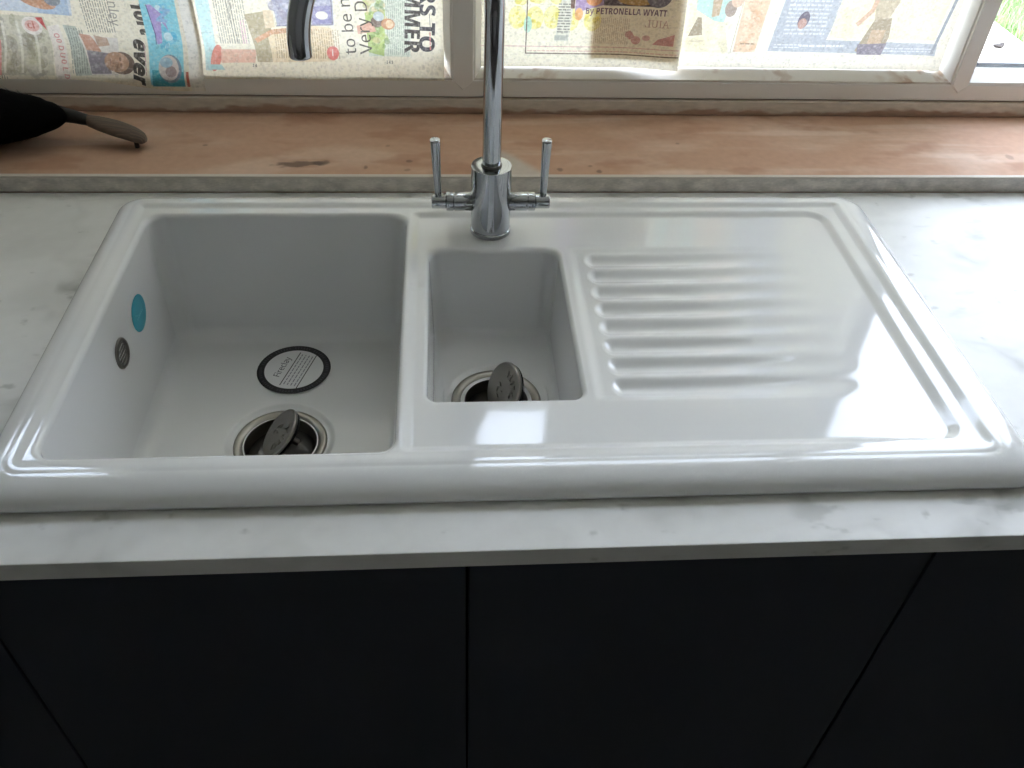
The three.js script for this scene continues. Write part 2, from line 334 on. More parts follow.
    k.poly([[-0.272, 0.3], [-0.17, 0.3], [-0.176, 0.146], [-0.258, 0.144]], '#aeb0c4'); k.speckle(-0.262, -0.18, 0.15, 0.29, ['rgba(120,118,150,.4)', 'rgba(214,212,222,.5)', 'rgba(150,140,160,.4)'], 70, 0.007);
    k.poly([[-0.205, 0.172], [-0.178, 0.174], [-0.179, 0.149], [-0.207, 0.147]], '#8a86b4'); k.oval(-0.192, 0.16, 0.009, 0.006, '#efe8dc');
    k.line([[-0.172, 0.3], [-0.178, 0.147], [-0.26, 0.144]], '#6f6a80', 0.0012);
    k.print(-0.265, -0.168, 0.1, 0.14, true, 'rgba(150,110,70,.5)'); k.oval(-0.181, 0.107, 0.009, 0.0088, '#e5736c'); k.text('i', -0.183, 0.103, 0.011, 0, '#f6e8e0');
    k.text('to be nt', -0.1465, 0.105, 0.023, -CW - 0.05, '#3e3832', 'normal', 'sans-serif', 1.12);
    k.poly([[-0.122, 0.3], [-0.055, 0.3], [-0.066, 0.103], [-0.128, 0.103]], '#d5dbc9'); k.print(-0.1, -0.066, 0.105, 0.3, true, 'rgba(110,124,110,.45)', 0.003);
    k.poly([[-0.13, 0.165], [-0.1, 0.17], [-0.105, 0.103], [-0.128, 0.108]], '#a8bf6d'); k.speckle(-0.128, -0.1, 0.11, 0.19, ['rgba(90,120,60,.5)', 'rgba(190,206,120,.6)', 'rgba(214,190,140,.6)'], 40, 0.005);
    k.poly([[-0.143, 0.146], [-0.118, 0.153], [-0.115, 0.138], [-0.142, 0.134]], '#dba48c'); k.oval(-0.113, 0.152, 0.009, 0.008, '#6d5b52'); k.oval(-0.11, 0.16, 0.008, 0.007, '#b9c4c6'); k.oval(-0.097, 0.149, 0.01, 0.008, '#c98a62'); k.oval(-0.095, 0.149, 0.0055, 0.006, '#eac49a');
    k.text('Very Do', -0.1225, 0.106, 0.025, -CW - 0.05, '#3e3832', 'normal', 'sans-serif', 1.05);
    k.text('RS TO', -0.048, 0.2, 0.031, CW + 0.05, '#2c2a30', 'bold', 'sans-serif', 1.08);
    k.text('MMER', -0.07, 0.2, 0.031, CW + 0.05, '#2f2c2b', 'bold', 'sans-serif', 0.98);
    k.line([[-0.036, 0.165], [-0.035, 0.14]], '#5c5650', 0.0008); k.print(-0.038, -0.033, 0.112, 0.138, true, '#d47c76', 0.0045);
    k.text('3 4 5', -0.102, 0.0945, 0.0045, 0, '#3b3630'); k.text('3 4', -0.3, 0.089, 0.0045, 0, '#55504a');
    for (let i = 0; i < 4; i++) k.print(-0.36 + i * 0.085, -0.285 + i * 0.085, 0.33, 0.66, true);
  });
  sheet(sheetGeo(c0, c1, d0, d1, (x, y) => -0.2225 + 0.023 * smooth(0.118, 0.074, y) ** 1.2 + 0.004 * smooth(0.115, 0.1, y) * smooth(0.085, 0.1, y) * fbm(x * 20, y * 40, 3) * 2 + wav(x, y, 0.001, 5), x => 0.004 + 0.002 * fbm(x * 25, 1, 7)), tB,
    'newspaper page with bold black RS TO headline, beside the centre window bar', 0.22);

  // sheet C: upright page, folded double on its right half
  const e0 = 0.034, e1 = 0.342, f0 = 0.089, f1 = 0.68;
  const drawC = (k, doubled) => {
    for (const [x, y] of [[0.093, 0.162], [0.119, 0.162], [0.145, 0.163], [0.098, 0.196], [0.122, 0.198], [0.15, 0.198], [0.172, 0.16], [0.205, 0.16]]) { k.oval(x, y, 0.013, 0.0165, '#f1e68e'); k.speckle(x - 0.009, x + 0.009, y - 0.011, y + 0.011, ['rgba(226,210,80,.7)', 'rgba(246,238,170,.8)'], 10, 0.004); }
    k.oval(0.109, 0.152, 0.006, 0.012, '#a8d8c0');
    k.line([[0.105, 0.6], [0.1075, 0.1095], [0.34, 0.1095]], '#57483a', 0.0016); k.line([[0.036, 0.12], [0.34, 0.12]], '#d29a94', 0.001); k.print(0.11, 0.34, 0.112, 0.118, false, 'rgba(200,130,120,.6)', 0.003);
    k.poly([[0.157, 0.19], [0.176, 0.19], [0.171, 0.128], [0.15, 0.128]], '#dcd9c8'); k.print(0.153, 0.172, 0.14, 0.185, false, 'rgba(70,70,66,.7)', 0.004); k.poly([[0.15, 0.137], [0.17, 0.137], [0.17, 0.13], [0.15, 0.13]], '#a9aca0'); k.poly([[0.17, 0.25], [0.178, 0.25], [0.177, 0.176], [0.171, 0.176]], '#5b3d33');
    k.poly([[0.178, 0.32], [0.222, 0.32], [0.222, 0.182], [0.178, 0.17]], '#9b7fb0'); k.oval(0.184, 0.168, 0.006, 0.009, '#e9a35c'); k.oval(0.205, 0.19, 0.012, 0.01, '#d98a52');
    k.poly([[0.216, 0.34], [0.31, 0.34], [0.305, 0.181], [0.22, 0.181]], '#3a3038'); k.oval(0.268, 0.192, 0.03, 0.01, '#a87c3c'); k.oval(0.3, 0.2, 0.02, 0.02, '#5d5a68');
    k.text('By PETRONELLA WYATT', 0.193, 0.1685, 0.0125, 0, '#4d3248', 'bold', 'sans-serif', 0.86);
    g2(k); k.print(0.205, 0.262, 0.125, 0.163, true, 'rgba(150,110,80,.4)', 0.003);
    for (let i = 0; i < 3; i++) k.print(0.12 + i * 0.075, 0.185 + i * 0.075, 0.36, 0.66, false);
  };
  const g2 = k => {
    k.g.save(); k.g.translate(k.X(0.32), k.Y(0.152)); k.g.scale(-1, 1); k.g.fillStyle = 'rgba(150,96,84,.65)'; k.g.font = `${Math.round(0.015 * k.ppm)}px serif`; k.g.fillText('AIUL', 0, 0); k.g.restore();
    k.line([[0.262, 0.145], [0.27, 0.136], [0.262, 0.134]], '#c98a84', 0.003);
    k.oval(0.262, 0.14, 0.006, 0.005, '#cc918a'); k.oval(0.273, 0.132, 0.007, 0.006, '#cf958c'); k.oval(0.288, 0.136, 0.006, 0.004, '#d8a89e'); k.poly([[0.298, 0.127], [0.306, 0.135], [0.33, 0.143], [0.33, 0.126]], '#cd8a84');
  };
  const tC = sheetCanvas(e0, e1, f0, f1, '#f4ecd2', k => drawC(k));
  sheet(sheetGeo(e0, e1, f0, f1, (x, y) => -0.2195 + 0.012 * smooth(0.24, 0.34, x) * smooth(0.3, 0.09, y) + wav(x, y, 0.001, 9), x => 0.0016 * smooth(0.22, 0.3, x) - 0.0012 * smooth(0.3, 0.342, x)), tC,
    'newspaper page with yellow discs and purple byline, just right of the tap spout', 0.21);
  const tF = sheetCanvas(0.205, 0.338, 0.104, 0.4, '#e6cfb4', k => { k.print(0.21, 0.33, 0.11, 0.39, true, 'rgba(120,100,80,.5)', 0.004); }, 1200);
  const fold = sheet(sheetGeo(0.205, 0.338, 0.104, 0.4, (x, y) => -0.2235 + 0.010 * smooth(0.24, 0.34, x) * smooth(0.3, 0.09, y), () => 0, () => 0, 10, 10), tF, 'loose tan half page tucked behind the page with the purple byline');

  // sheet D
  const h0 = 0.344, h1 = 0.764, i0 = 0.0905, i1 = 0.69;
  const tD = sheetCanvas(h0, h1, i0, i1, '#fbf5e2', k => {
    k.poly([[0.345, 0.5], [0.43, 0.5], [0.405, 0.165], [0.42, 0.113], [0.345, 0.113]], '#f0e8c6'); k.speckle(0.35, 0.42, 0.115, 0.16, ['rgba(228,218,180,.5)', 'rgba(246,240,214,.6)'], 30, 0.006);
    k.poly([[0.352, 0.3], [0.43, 0.3], [0.405, 0.158], [0.39, 0.16], [0.36, 0.176]], '#b5ded2'); k.poly([[0.375, 0.3], [0.402, 0.3], [0.396, 0.168], [0.385, 0.165]], '#bfa688'); k.oval(0.412, 0.178, 0.009, 0.012, '#a08e84'); k.oval(0.42, 0.19, 0.009, 0.01, '#e0bfa4');
    k.poly([[0.364, 0.165], [0.37, 0.165], [0.3755, 0.139], [0.3535, 0.137]], '#94866e'); k.oval(0.366, 0.13, 0.014, 0.002, '#d3c6a4');
    k.line([[0.444, 0.4], [0.424, 0.113]], '#9c8a6c', 0.0008);
    k.poly([[0.44, 0.4], [0.49, 0.4], [0.462, 0.114], [0.428, 0.114]], '#e8c7a6'); k.speckle(0.432, 0.462, 0.12, 0.3, ['rgba(214,160,120,.35)', 'rgba(244,220,196,.5)'], 90, 0.005); k.print(0.437, 0.458, 0.124, 0.13, false, '#9c7c62', 0.005);
    // grey-blue panel
    k.poly([[0.52, 0.42], [0.64, 0.42], [0.57, 0.134], [0.748, 0.13], [0.75, 0.112], [0.482, 0.116]], '#b2b8c4');
    k.print(0.5, 0.565, 0.14, 0.22, false, 'rgba(240,242,246,.6)', 0.006); k.oval(0.527, 0.163, 0.0085, 0.013, '#5e5a6c', 0.2); k.oval(0.526, 0.158, 0.0065, 0.008, '#b58a80', 0.2);
    k.print(0.53, 0.6, 0.121, 0.129, false, 'rgba(240,242,246,.9)', 0.0075); k.print(0.49, 0.53, 0.12, 0.128, false, 'rgba(238,240,246,.8)', 0.004); k.print(0.65, 0.742, 0.116, 0.128, false, 'rgba(230,234,240,.8)', 0.004);
    k.poly([[0.6, 0.42], [0.76, 0.42], [0.742, 0.135], [0.573, 0.137]], '#f3eecd'); k.speckle(0.58, 0.74, 0.14, 0.3, ['rgba(232,224,184,.4)', 'rgba(250,246,226,.5)'], 60, 0.008);
    // standing figure printed on the page: arm, dress and skirt
    k.poly([[0.636, 0.26], [0.672, 0.26], [0.668, 0.19], [0.66, 0.168], [0.638, 0.162], [0.63, 0.2]], '#c5b59a');
    k.line([[0.634, 0.2], [0.63, 0.178], [0.612, 0.157]], '#d7b294', 0.007); k.poly([[0.638, 0.165], [0.664, 0.168], [0.668, 0.14], [0.664, 0.112], [0.63, 0.113], [0.62, 0.118]], '#a5967e');
    k.poly([[0.638, 0.15], [0.66, 0.15], [0.658, 0.128], [0.636, 0.126]], '#c6a98c'); k.poly([[0.622, 0.128], [0.668, 0.13], [0.664, 0.112], [0.625, 0.112]], '#7f7888');
    k.line([[0.764, 0.3], [0.744, 0.115]], '#8d94a0', 0.004);
    for (let i = 0; i < 4; i++) k.print(0.36 + i * 0.1, 0.45 + i * 0.1, 0.44, 0.67, false);
  });
  sheet(sheetGeo(h0, h1, i0, i1, (x, y) => -0.2225 + wav(x, y, 0.001, 13) + 0.006 * smooth(0.735, 0.765, x), x => -0.0014 * smooth(0.36, 0.5, x)), tD,
    'newspaper page with grey-blue panel and standing figure, rightmost on the window', 0.23);

  // sheets higher up the same panes and on the far left pane
  const tU = sheetCanvas(0, 0.38, 0, 0.56, '#efe8d8', k => {
    k.print(0.02, 0.36, 0.5, 0.53, false, 'rgba(58,53,47,.8)', 0.016); k.poly([[0.02, 0.48], [0.2, 0.48], [0.2, 0.3], [0.02, 0.3]], '#a9a08e'); k.speckle(0.03, 0.19, 0.31, 0.47, ['rgba(120,110,96,.4)', 'rgba(200,190,170,.5)'], 60, 0.012);
    for (let i = 0; i < 4; i++) k.print(0.02 + i * 0.09, 0.1 + i * 0.09, 0.02, i < 2 ? 0.28 : 0.48, false);
  }, 1000);
  const jag = (x, s, a) => a * fbm(x * 22, s, s) * 2;
  const up = [[-0.75, -0.385, 0.655, 1.285, 0, 'upper newspaper sheet over the left page with the portrait'], [-0.39, -0.006, 0.66, 1.285, 1, 'upper newspaper sheet over the page with the RS TO headline'],
    [0.185, 0.48, 0.665, 0.9, 2, 'upper newspaper sheet beside the gap above the page with yellow discs'], [0.47, 0.768, 0.675, 0.9, 3, 'upper newspaper sheet over the page with the grey-blue panel'],
    [-1.53, -1.16, 0.09, 0.75, 4, 'newspaper sheet on the far left pane away from the bar'], [-1.17, -0.8, 0.09, 0.7, 5, 'newspaper sheet on the far left pane next to the bar'], [-1.53, -1.0, 0.73, 1.285, 6, 'upper newspaper sheet on the far left pane']];
  for (const [x0, x1, y0, y1, s, lab] of up) sheet(sheetGeo(x0, x1, y0, y1, (x, y) => -0.216 + wav(x, y, 0.002, s * 3 + 2), () => 0, x => (y1 < 1 ? jag(x, s, 0.03) : 0), 40, 40), tU, lab, x1 < -0.79 ? 0.07 : PAPER_T);
}

// ------------------------------------------------------------------ outside: path, lawn
{
  const conc = dataTex(512, 512, (i, j) => { const n = 1 + fbm(i * 0.02, j * 0.02, 3) * 0.16 + fbm(i * 0.2, j * 0.2, 7) * 0.14; return [196 * n, 190 * n, 180 * n]; });
  const path = thing('patio', 'pale concrete slab patio outside the window', 'patio', [0, -0.15, 0]); path.userData.kind = 'structure'; delete path.userData.category;
  path.name = 'floor_1';
  const slabM = new THREE.MeshPhysicalMaterial({ map: conc, roughness: 0.9 });
  const sg = new RoundedBoxGeometry(0.594, 0.05, 0.594, 1, 0.004);
  for (let i = 0; i < 10; i++) for (let j = 0; j < 9; j++) { const s = obj('slab', sg, slabM, path); s.position.set(3.13 - 0.3 - i * 0.6, -0.025 + (rnd() - 0.5) * 0.002, -0.65 - j * 0.6); }
  const bed = obj('joint_bed', box(-2.9, 3.13, -0.09, -0.03, -5.8, -0.32), mat(0x8f887d, 0.95), path);
  const lawnMap = dataTex(512, 512, (i, j) => { const n = 1 + fbm(i * 0.03, j * 0.03, 3) * 0.5 + fbm(i * 0.3, j * 0.3, 7) * 0.5; return [80 * n, 108 * n, 46 * n]; });
  const lt = lawnMap; lt.repeat.set(20, 20);
  const soil = obj('lawn', mergeGeometries([box(3.13, 40, -0.3, -0.16, -30, -0.32), box(-40, 3.13, -0.3, -0.16, -30, -5.8), box(-40, -2.9, -0.3, -0.16, -5.8, -0.32)]), new THREE.MeshPhysicalMaterial({ map: lawnMap, roughness: 0.95 }));
  tag(soil, 'bright green lawn beyond the patio outside the right pane', 'lawn'); soil.userData.kind = 'stuff';
  const blade = new THREE.BufferGeometry(); blade.setAttribute('position', new THREE.Float32BufferAttribute([-0.004, 0, 0, 0.004, 0, 0, 0.0025, 0.05, 0.008, -0.0025, 0.05, 0.008, 0, 0.085, 0.03], 3)); blade.setIndex([0, 1, 2, 0, 2, 3, 3, 2, 4]); blade.computeVertexNormals();
  const N = 26000, gr = new THREE.InstancedMesh(blade, mat(0xffffff, 0.7, 0, { transmission: 0.3, thickness: 0, side: THREE.DoubleSide }), N);
  const m4 = new THREE.Matrix4(), q = new THREE.Quaternion(), e = new THREE.Euler(), col = new THREE.Color();
  for (let i = 0; i < N; i++) {
    const x = 3.13 + rnd() * 2.2, z = -6.2 + rnd() * 3.6, s = 0.6 + rnd() * 0.8; e.set((rnd() - 0.5) * 0.7, rnd() * 6.3, (rnd() - 0.5) * 0.7); q.setFromEuler(e);
    m4.compose(new THREE.Vector3(x, -0.165, z), q, new THREE.Vector3(s, s, s)); gr.setMatrixAt(i, m4);
    col.setHSL(0.23 + rnd() * 0.06, 0.32 + rnd() * 0.16, 0.2 + rnd() * 0.17); gr.setColorAt(i, col);
  }
  gr.name = 'grass_blades'; gr.userData.kind = 'stuff'; tag(gr, 'green grass blades along the patio edge', 'grass'); scene.add(gr);
  const leaf = new THREE.SphereGeometry(0.045, 16, 8); leaf.scale(1, 0.18, 0.5);
  const lp = leaf.attributes.position; for (let i = 0; i < lp.count; i++) { const x = lp.getX(i); lp.setZ(i, lp.getZ(i) * (1 - 0.4 * (x / 0.045))); lp.setY(i, lp.getY(i) + 0.2 * x * x / 0.045 + 0.006); } leaf.computeVertexNormals();
  const lf = obj('dry_leaf', leaf, mat(0x241b16, 0.9)); lf.position.set(2.95, -0.148, -3.38); lf.rotation.y = 0.5; tag(lf, 'small dark dry leaf on the pale patio', 'leaf');
}

// ------------------------------------------------------------------ cabinets
function cabinet(x0, x1, doors, label) {
  const c = thing('base_cabinet', label, 'cabinet', [(x0 + x1) / 2, 0, 0], 'dark handleless base cabinets'), w = (x1 - x0) / 2;
  const t = 0.018, H = WT - 0.0245;
  obj('side_panel', box(-w, -w + t, 0.1, H, 0.03, 0.578), M.carcass, c); obj('side_panel', box(w - t, w, 0.1, H, 0.03, 0.578), M.carcass, c);
  obj('bottom_panel', box(-w + t, w - t, 0.1, 0.1 + t, 0.03, 0.578), M.carcass, c); obj('back_panel', box(-w + t, w - t, 0.1 + t, H, 0.03, 0.038), M.carcass, c);
  obj('front_rail', box(-w + t, w - t, H - 0.04, H, 0.56, 0.578), M.carcass, c);
  obj('plinth', box(-w, w, 0, 0.1, 0.51, 0.528), M.carcass, c);
  const n = doors, dw = (x1 - x0) / n;
  for (let i = 0; i < n; i++) obj('door', rbox(-w + i * dw + 0.0013, -w + (i + 1) * dw - 0.0013, 0.104, H - 0.003, 0.58, 0.6, 0.0012), M.door, c);
}
cabinet(-0.45, 0.45, 2, 'dark two-door cabinet directly under the sink');
cabinet(-1.05, -0.45, 1, 'dark one-door cabinet left of the sink cabinet');
cabinet(0.45, 1.05, 1, 'dark one-door cabinet right of the sink cabinet');
cabinet(-1.645, -1.05, 1, 'dark one-door cabinet against the left wall');
cabinet(1.05, 1.675, 1, 'dark one-door cabinet against the right wall');

// worktop with the sink cut-out
{
  const s = new THREE.Shape([[RX0 + 0.003, 0.004], [RX1 - 0.003, 0.004], [RX1 - 0.003, 0.62], [RX0 + 0.003, 0.62]].map(p => new THREE.Vector2(...p)));
  s.holes.push(new THREE.Path([[-0.41, 0.085], [-0.41, 0.538], [0.52, 0.538], [0.52, 0.085]].map(p => new THREE.Vector2(...p))));
  const g = new THREE.ExtrudeGeometry(s, { depth: 0.022 - 0.002, bevelEnabled: true, bevelThickness: 0.001, bevelSize: 0.001, bevelOffset: -0.001, bevelSegments: 2 });
  g.rotateX(Math.PI / 2).translate(0, -0.001, 0);
  planarUV(g, (x) => (x - RX0) / 3.3, (x, y, z) => (z + y) / 0.63);
  const w = obj('worktop', g, M.marble); w.position.y = WT; tag(w, 'white marble-effect worktop with grey veins, around the sink', 'worktop');
}

// ------------------------------------------------------------------ sink
const S = { xl: -0.4405, xr: 0.5575, zb: 0.0500, zf: 0.5674 };
const K0 = { xl: -0.4185, xr: 0.524, zb: 0.0655, zf: 0.5385, rb: 0.016, rf: 0.02 };
const B1 = { xl: -0.3985, xr: -0.062, zb: 0.0935, zf: 0.522, rb: 0.022, rf: 0.018 };
const B2 = { xl: -0.0415, xr: 0.1275, zb: 0.1675, zf: 0.4505, rb: 0.018, rf: 0.014 };
function sdr(R, x, z) {                           // distance inside a rounded rectangle (positive inside)
  const cz = (R.zb + R.zf) / 2, r = z < cz ? R.rb : R.rf;
  const qx = Math.abs(x - (R.xl + R.xr) / 2) - (R.xr - R.xl) / 2 + r, qz = Math.abs(z - cz) - (R.zf - R.zb) / 2 + r;
  return r - Math.hypot(Math.max(qx, 0), Math.max(qz, 0)) - Math.min(Math.max(qx, qz), 0);
}
const TRAY = { xl: -0.09, xr: 0.494, zb: 0.0895, zf: 0.5215, rb: 0.03, rf: 0.026 };
const GZ = 0.1985, GP = 0.0329;
function deckY(x, z) {
  const d = sdr(K0, x, z);
  // the rim stands higher along the back and right than along the left and front
  const wl = Math.exp(-(x - K0.xl) / 0.012), wr = Math.exp(-(K0.xr - x) / 0.012), wb = Math.exp(-(z - K0.zb) / 0.012), wf = Math.exp(-(K0.zf - z) / 0.012);
  const amp = (0.0012 * wl + 0.0036 * wr + 0.0036 * wb + 0.001 * wf) / (wl + wr + wb + wf + 1e-30);
  let y = 0.0216 + amp * smooth(0.019, 0.007, d) - 0.0004 * smooth(0.006, 0, d);
  const t = sdr(TRAY, x, z);
  const lip = smooth(-0.0625, -0.0485, x);
  y -= 0.0042 * smooth(0, 0.013, t) * lip;
  // sunken ribbed drainer, running out towards the right
  const fx = smooth(0.132, 0.146, x) * smooth(0.43, 0.24, x);
  const zi = smooth(0.168, 0.184, z) * smooth(0.452, 0.44, z);
  y -= 0.0022 * fx * zi;
  const gx = smooth(0.44, 0.2, x);
  const k = clamp(Math.round((z - GZ) / GP), 0, 7), dz = (z - GZ - k * GP) / (GP * 0.5);
  const ax = clamp((0.1655 - x) / 0.0125, 0, 2), rr = Math.hypot(ax, dz * 1.02);
  if (rr < 1 && Math.abs(dz) <= 1) { const c = 0.5 + 0.5 * Math.cos(Math.PI * rr); y -= 0.0052 * gx * c ** 0.85; }
  // shallow overflow notch in the divider between the bowls
  y -= 0.0016 * Math.exp(-(((z - 0.252) / 0.008) ** 2)) * smooth(-0.066, -0.058, x) * smooth(-0.03, -0.037, x);
  return y;
}
function deckN(x, z) { const e = 0.0005; return new THREE.Vector3(deckY(x - e, z) - deckY(x + e, z), 2 * e, deckY(x, z - e) - deckY(x, z + e)).normalize(); }
function deckGeometry() {
  const P = [], Nn = [], I = [], map = new Map();
  const vert = (x, z) => {
    const key = Math.round(x * 1e6) * 4000000 + Math.round(z * 1e6); let i = map.get(key);
    if (i === undefined) { i = P.length / 3; map.set(key, i); P.push(x, deckY(x, z), z); const n = deckN(x, z); Nn.push(n.x, n.y, n.z); }
    return i;
  };
  const fs = [(x, z) => sdr(K0, x, z), (x, z) => -sdr(B1, x, z), (x, z) => -sdr(B2, x, z)];
  const st = 0.0019, nx = Math.ceil((K0.xr - K0.xl) / st), nz = Math.ceil((K0.zf - K0.zb) / st), sx = (K0.xr - K0.xl) / nx, sz = (K0.zf - K0.zb) / nz;
  for (let j = 0; j < nz; j++) for (let i = 0; i < nx; i++) {
    const x0 = K0.xl + i * sx, z0 = K0.zb + j * sz;
    let poly = [[x0, z0], [x0, z0 + sz], [x0 + sx, z0 + sz], [x0 + sx, z0]];
    for (const f of fs) {
      const v = poly.map(p => f(p[0], p[1]));
      if (v.every(a => a >= -1e-9)) continue;
      if (v.every(a => a <= 1e-9)) { poly = []; break; }
      const out = [];
      for (let a = 0; a < poly.length; a++) {
        const b = (a + 1) % poly.length, p = poly[a], q = poly[b];
        if (v[a] >= 0) out.push(p);
        if ((v[a] >= 0) !== (v[b] >= 0)) {
          let lo = 0, hi = 1; for (let it = 0; it < 18; it++) { const m = (lo + hi) / 2; if ((f(p[0] + (q[0] - p[0]) * m, p[1] + (q[1] - p[1]) * m) >= 0) === (v[a] >= 0)) lo = m; else hi = m; }
          out.push([p[0] + (q[0] - p[0]) * lo, p[1] + (q[1] - p[1]) * lo]);
        }
      }
      poly = out; if (poly.length < 3) break;
    }
    if (poly.length < 3) continue;
    const ids = poly.map(p => vert(p[0], p[1]));
    for (let a = 1; a < ids.length - 1; a++) if (ids[0] !== ids[a] && ids[a] !== ids[a + 1] && ids[0] !== ids[a + 1]) I.push(ids[0], ids[a], ids[a + 1]);
  }
  return { P, Nn, I };
}
function ringPts(R, nc = 14, ns = 26) {           // points round a rounded rectangle, counter-clockwise seen from above
  const pts = [], cs = [[R.xr - R.rf, R.zf - R.rf, R.rf, 0], [R.xl + R.rf, R.zf - R.rf, R.rf, 1], [R.xl + R.rb, R.zb + R.rb, R.rb, 2], [R.xr - R.rb, R.zb + R.rb, R.rb, 3]];
  for (let c = 0; c < 4; c++) {
    const [cx, cz, r, q] = cs[c];
    for (let i = 0; i <= nc; i++) { const a = (q + i / nc) * Math.PI / 2; pts.push([cx + r * Math.cos(a), cz + r * Math.sin(a)]); }
    const [nx_, nz_, nr, nq] = cs[(c + 1) % 4], a0 = (q + 1) * Math.PI / 2;
    const A = [cx + r * Math.cos(a0), cz + r * Math.sin(a0)], B = [nx_ + nr * Math.cos(a0), nz_ + nr * Math.sin(a0)];
    for (let i = 1; i < ns; i++) pts.push([A[0] + (B[0] - A[0]) * i / ns, A[1] + (B[1] - A[1]) * i / ns]);
  }
  return pts;
}
function loft(rings, flip, capN) {                // rings: arrays of [x,y,z]
  const n = rings[0].length, P = [], I = [];
  for (const r of rings) for (const p of r) P.push(...p);
  for (let k = 0; k < rings.length - 1; k++) for (let i = 0; i < n; i++) {
    const a = k * n + i, b = k * n + (i + 1) % n, c = a + n, d = b + n;
    if (flip) I.push(a, c, b, b, c, d); else I.push(a, b, c, b, d, c);
  }
  const g = new THREE.BufferGeometry(); g.setAttribute('position', new THREE.Float32BufferAttribute(P, 3)); g.setIndex(I); g.computeVertexNormals();
  if (capN && g.attributes.normal.getY(n * 3 + 5) < 0) { for (let q = 0; q < I.length; q += 3) { const t = I[q]; I[q] = I[q + 1]; I[q + 1] = t; } g.setIndex(I); g.computeVertexNormals(); }
  if (capN) { const N = g.attributes.normal; for (let k = 0; k < capN; k++) for (let i = 0; i < n; i++) { const p = rings[k][i], q = deckN(p[0], p[2]); N.setXYZ(k * n + i, q.x, q.y, q.z); } }
  return g;
}
const sub = (R, f, a) => ({ xl: R.xl + a[0] * f, xr: R.xr - a[1] * f, zb: R.zb + a[2] * f, zf: R.zf - a[3] * f, rb: R.rb, rf: R.rf });
function bowlGeometry(B, fil, draft, floorY, fr, hole, drop) {
  const rings = [];
  const put = (R, fy) => rings.push(ringPts(R).map(([x, z]) => [x, fy(x, z), z]));
  put(sub(B, -0.0012, [1, 1, 1, 1]), (x, z) => deckY(x, z) - 0.00025);
  put(B, (x, z) => deckY(x, z));
  const base = ringPts(B).map(([x, z]) => deckY(x, z));
  const nf = 9;
  for (let k = 1; k <= nf; k++) {
    const a = k / nf * Math.PI / 2, R = sub(B, Math.sin(a), fil);
    const pts = ringPts(R);
    rings.push(pts.map(([x, z], i) => [x, base[i] - fil[4] * (1 - Math.cos(a)), z]));
  }
  const W0 = sub(B, 1, fil), y0 = 0.0185 - fil[4];
  for (let k = 1; k <= 10; k++) { const t = k / 10, R = sub(W0, t, draft); const wb = 1 - t; rings.push(ringPts(R).map(([x, z], i) => [x, (base[i] - 0.0185) * wb + y0 + (floorY + fr - y0) * t, z])); }
  const W1 = sub(W0, 1, draft);
  for (let k = 1; k <= 10; k++) { const a = k / 10 * Math.PI / 2; const R = sub(W1, fr * (1 - Math.cos(a)), [1, 1, 1, 1]); put(R, () => floorY + fr * (1 - Math.sin(a))); }
  const last = rings[rings.length - 1], [hx, hz, hr] = hole;
  const circ = last.map(p => { const a = Math.atan2(p[2] - hz, p[0] - hx); return [hx + hr * Math.cos(a), hz + hr * Math.sin(a)]; });
  for (let k = 1; k <= 8; k++) { const t = k / 8; rings.push(last.map((p, i) => [p[0] + (circ[i][0] - p[0]) * t, floorY - 0.0025 * t, p[2] + (circ[i][1] - p[2]) * t])); }
  for (let k = 1; k <= 5; k++) { const t = k / 5, r = hr - 0.009 * t; rings.push(circ.map(c => { const a = Math.atan2(c[1] - hz, c[0] - hx); return [hx + r * Math.cos(a), floorY - 0.0025 - drop * smooth(0, 1, t), hz + r * Math.sin(a)]; })); }
  rings.push(circ.map(c => { const a = Math.atan2(c[1] - hz, c[0] - hx), r = hr - 0.024; return [hx + r * Math.cos(a), floorY - 0.0026 - drop, hz + r * Math.sin(a)]; }));
  return loft(rings, false, 2);
}
const sink = thing('kitchen_sink', 'glossy white ceramic one-and-a-half bowl sink with ribbed drainer', 'sink', [0, WT, 0]);
const W1c = [-0.2255, 0.3185], W2c = [0.042, 0.3165], F1 = -0.165, F2 = -0.1;
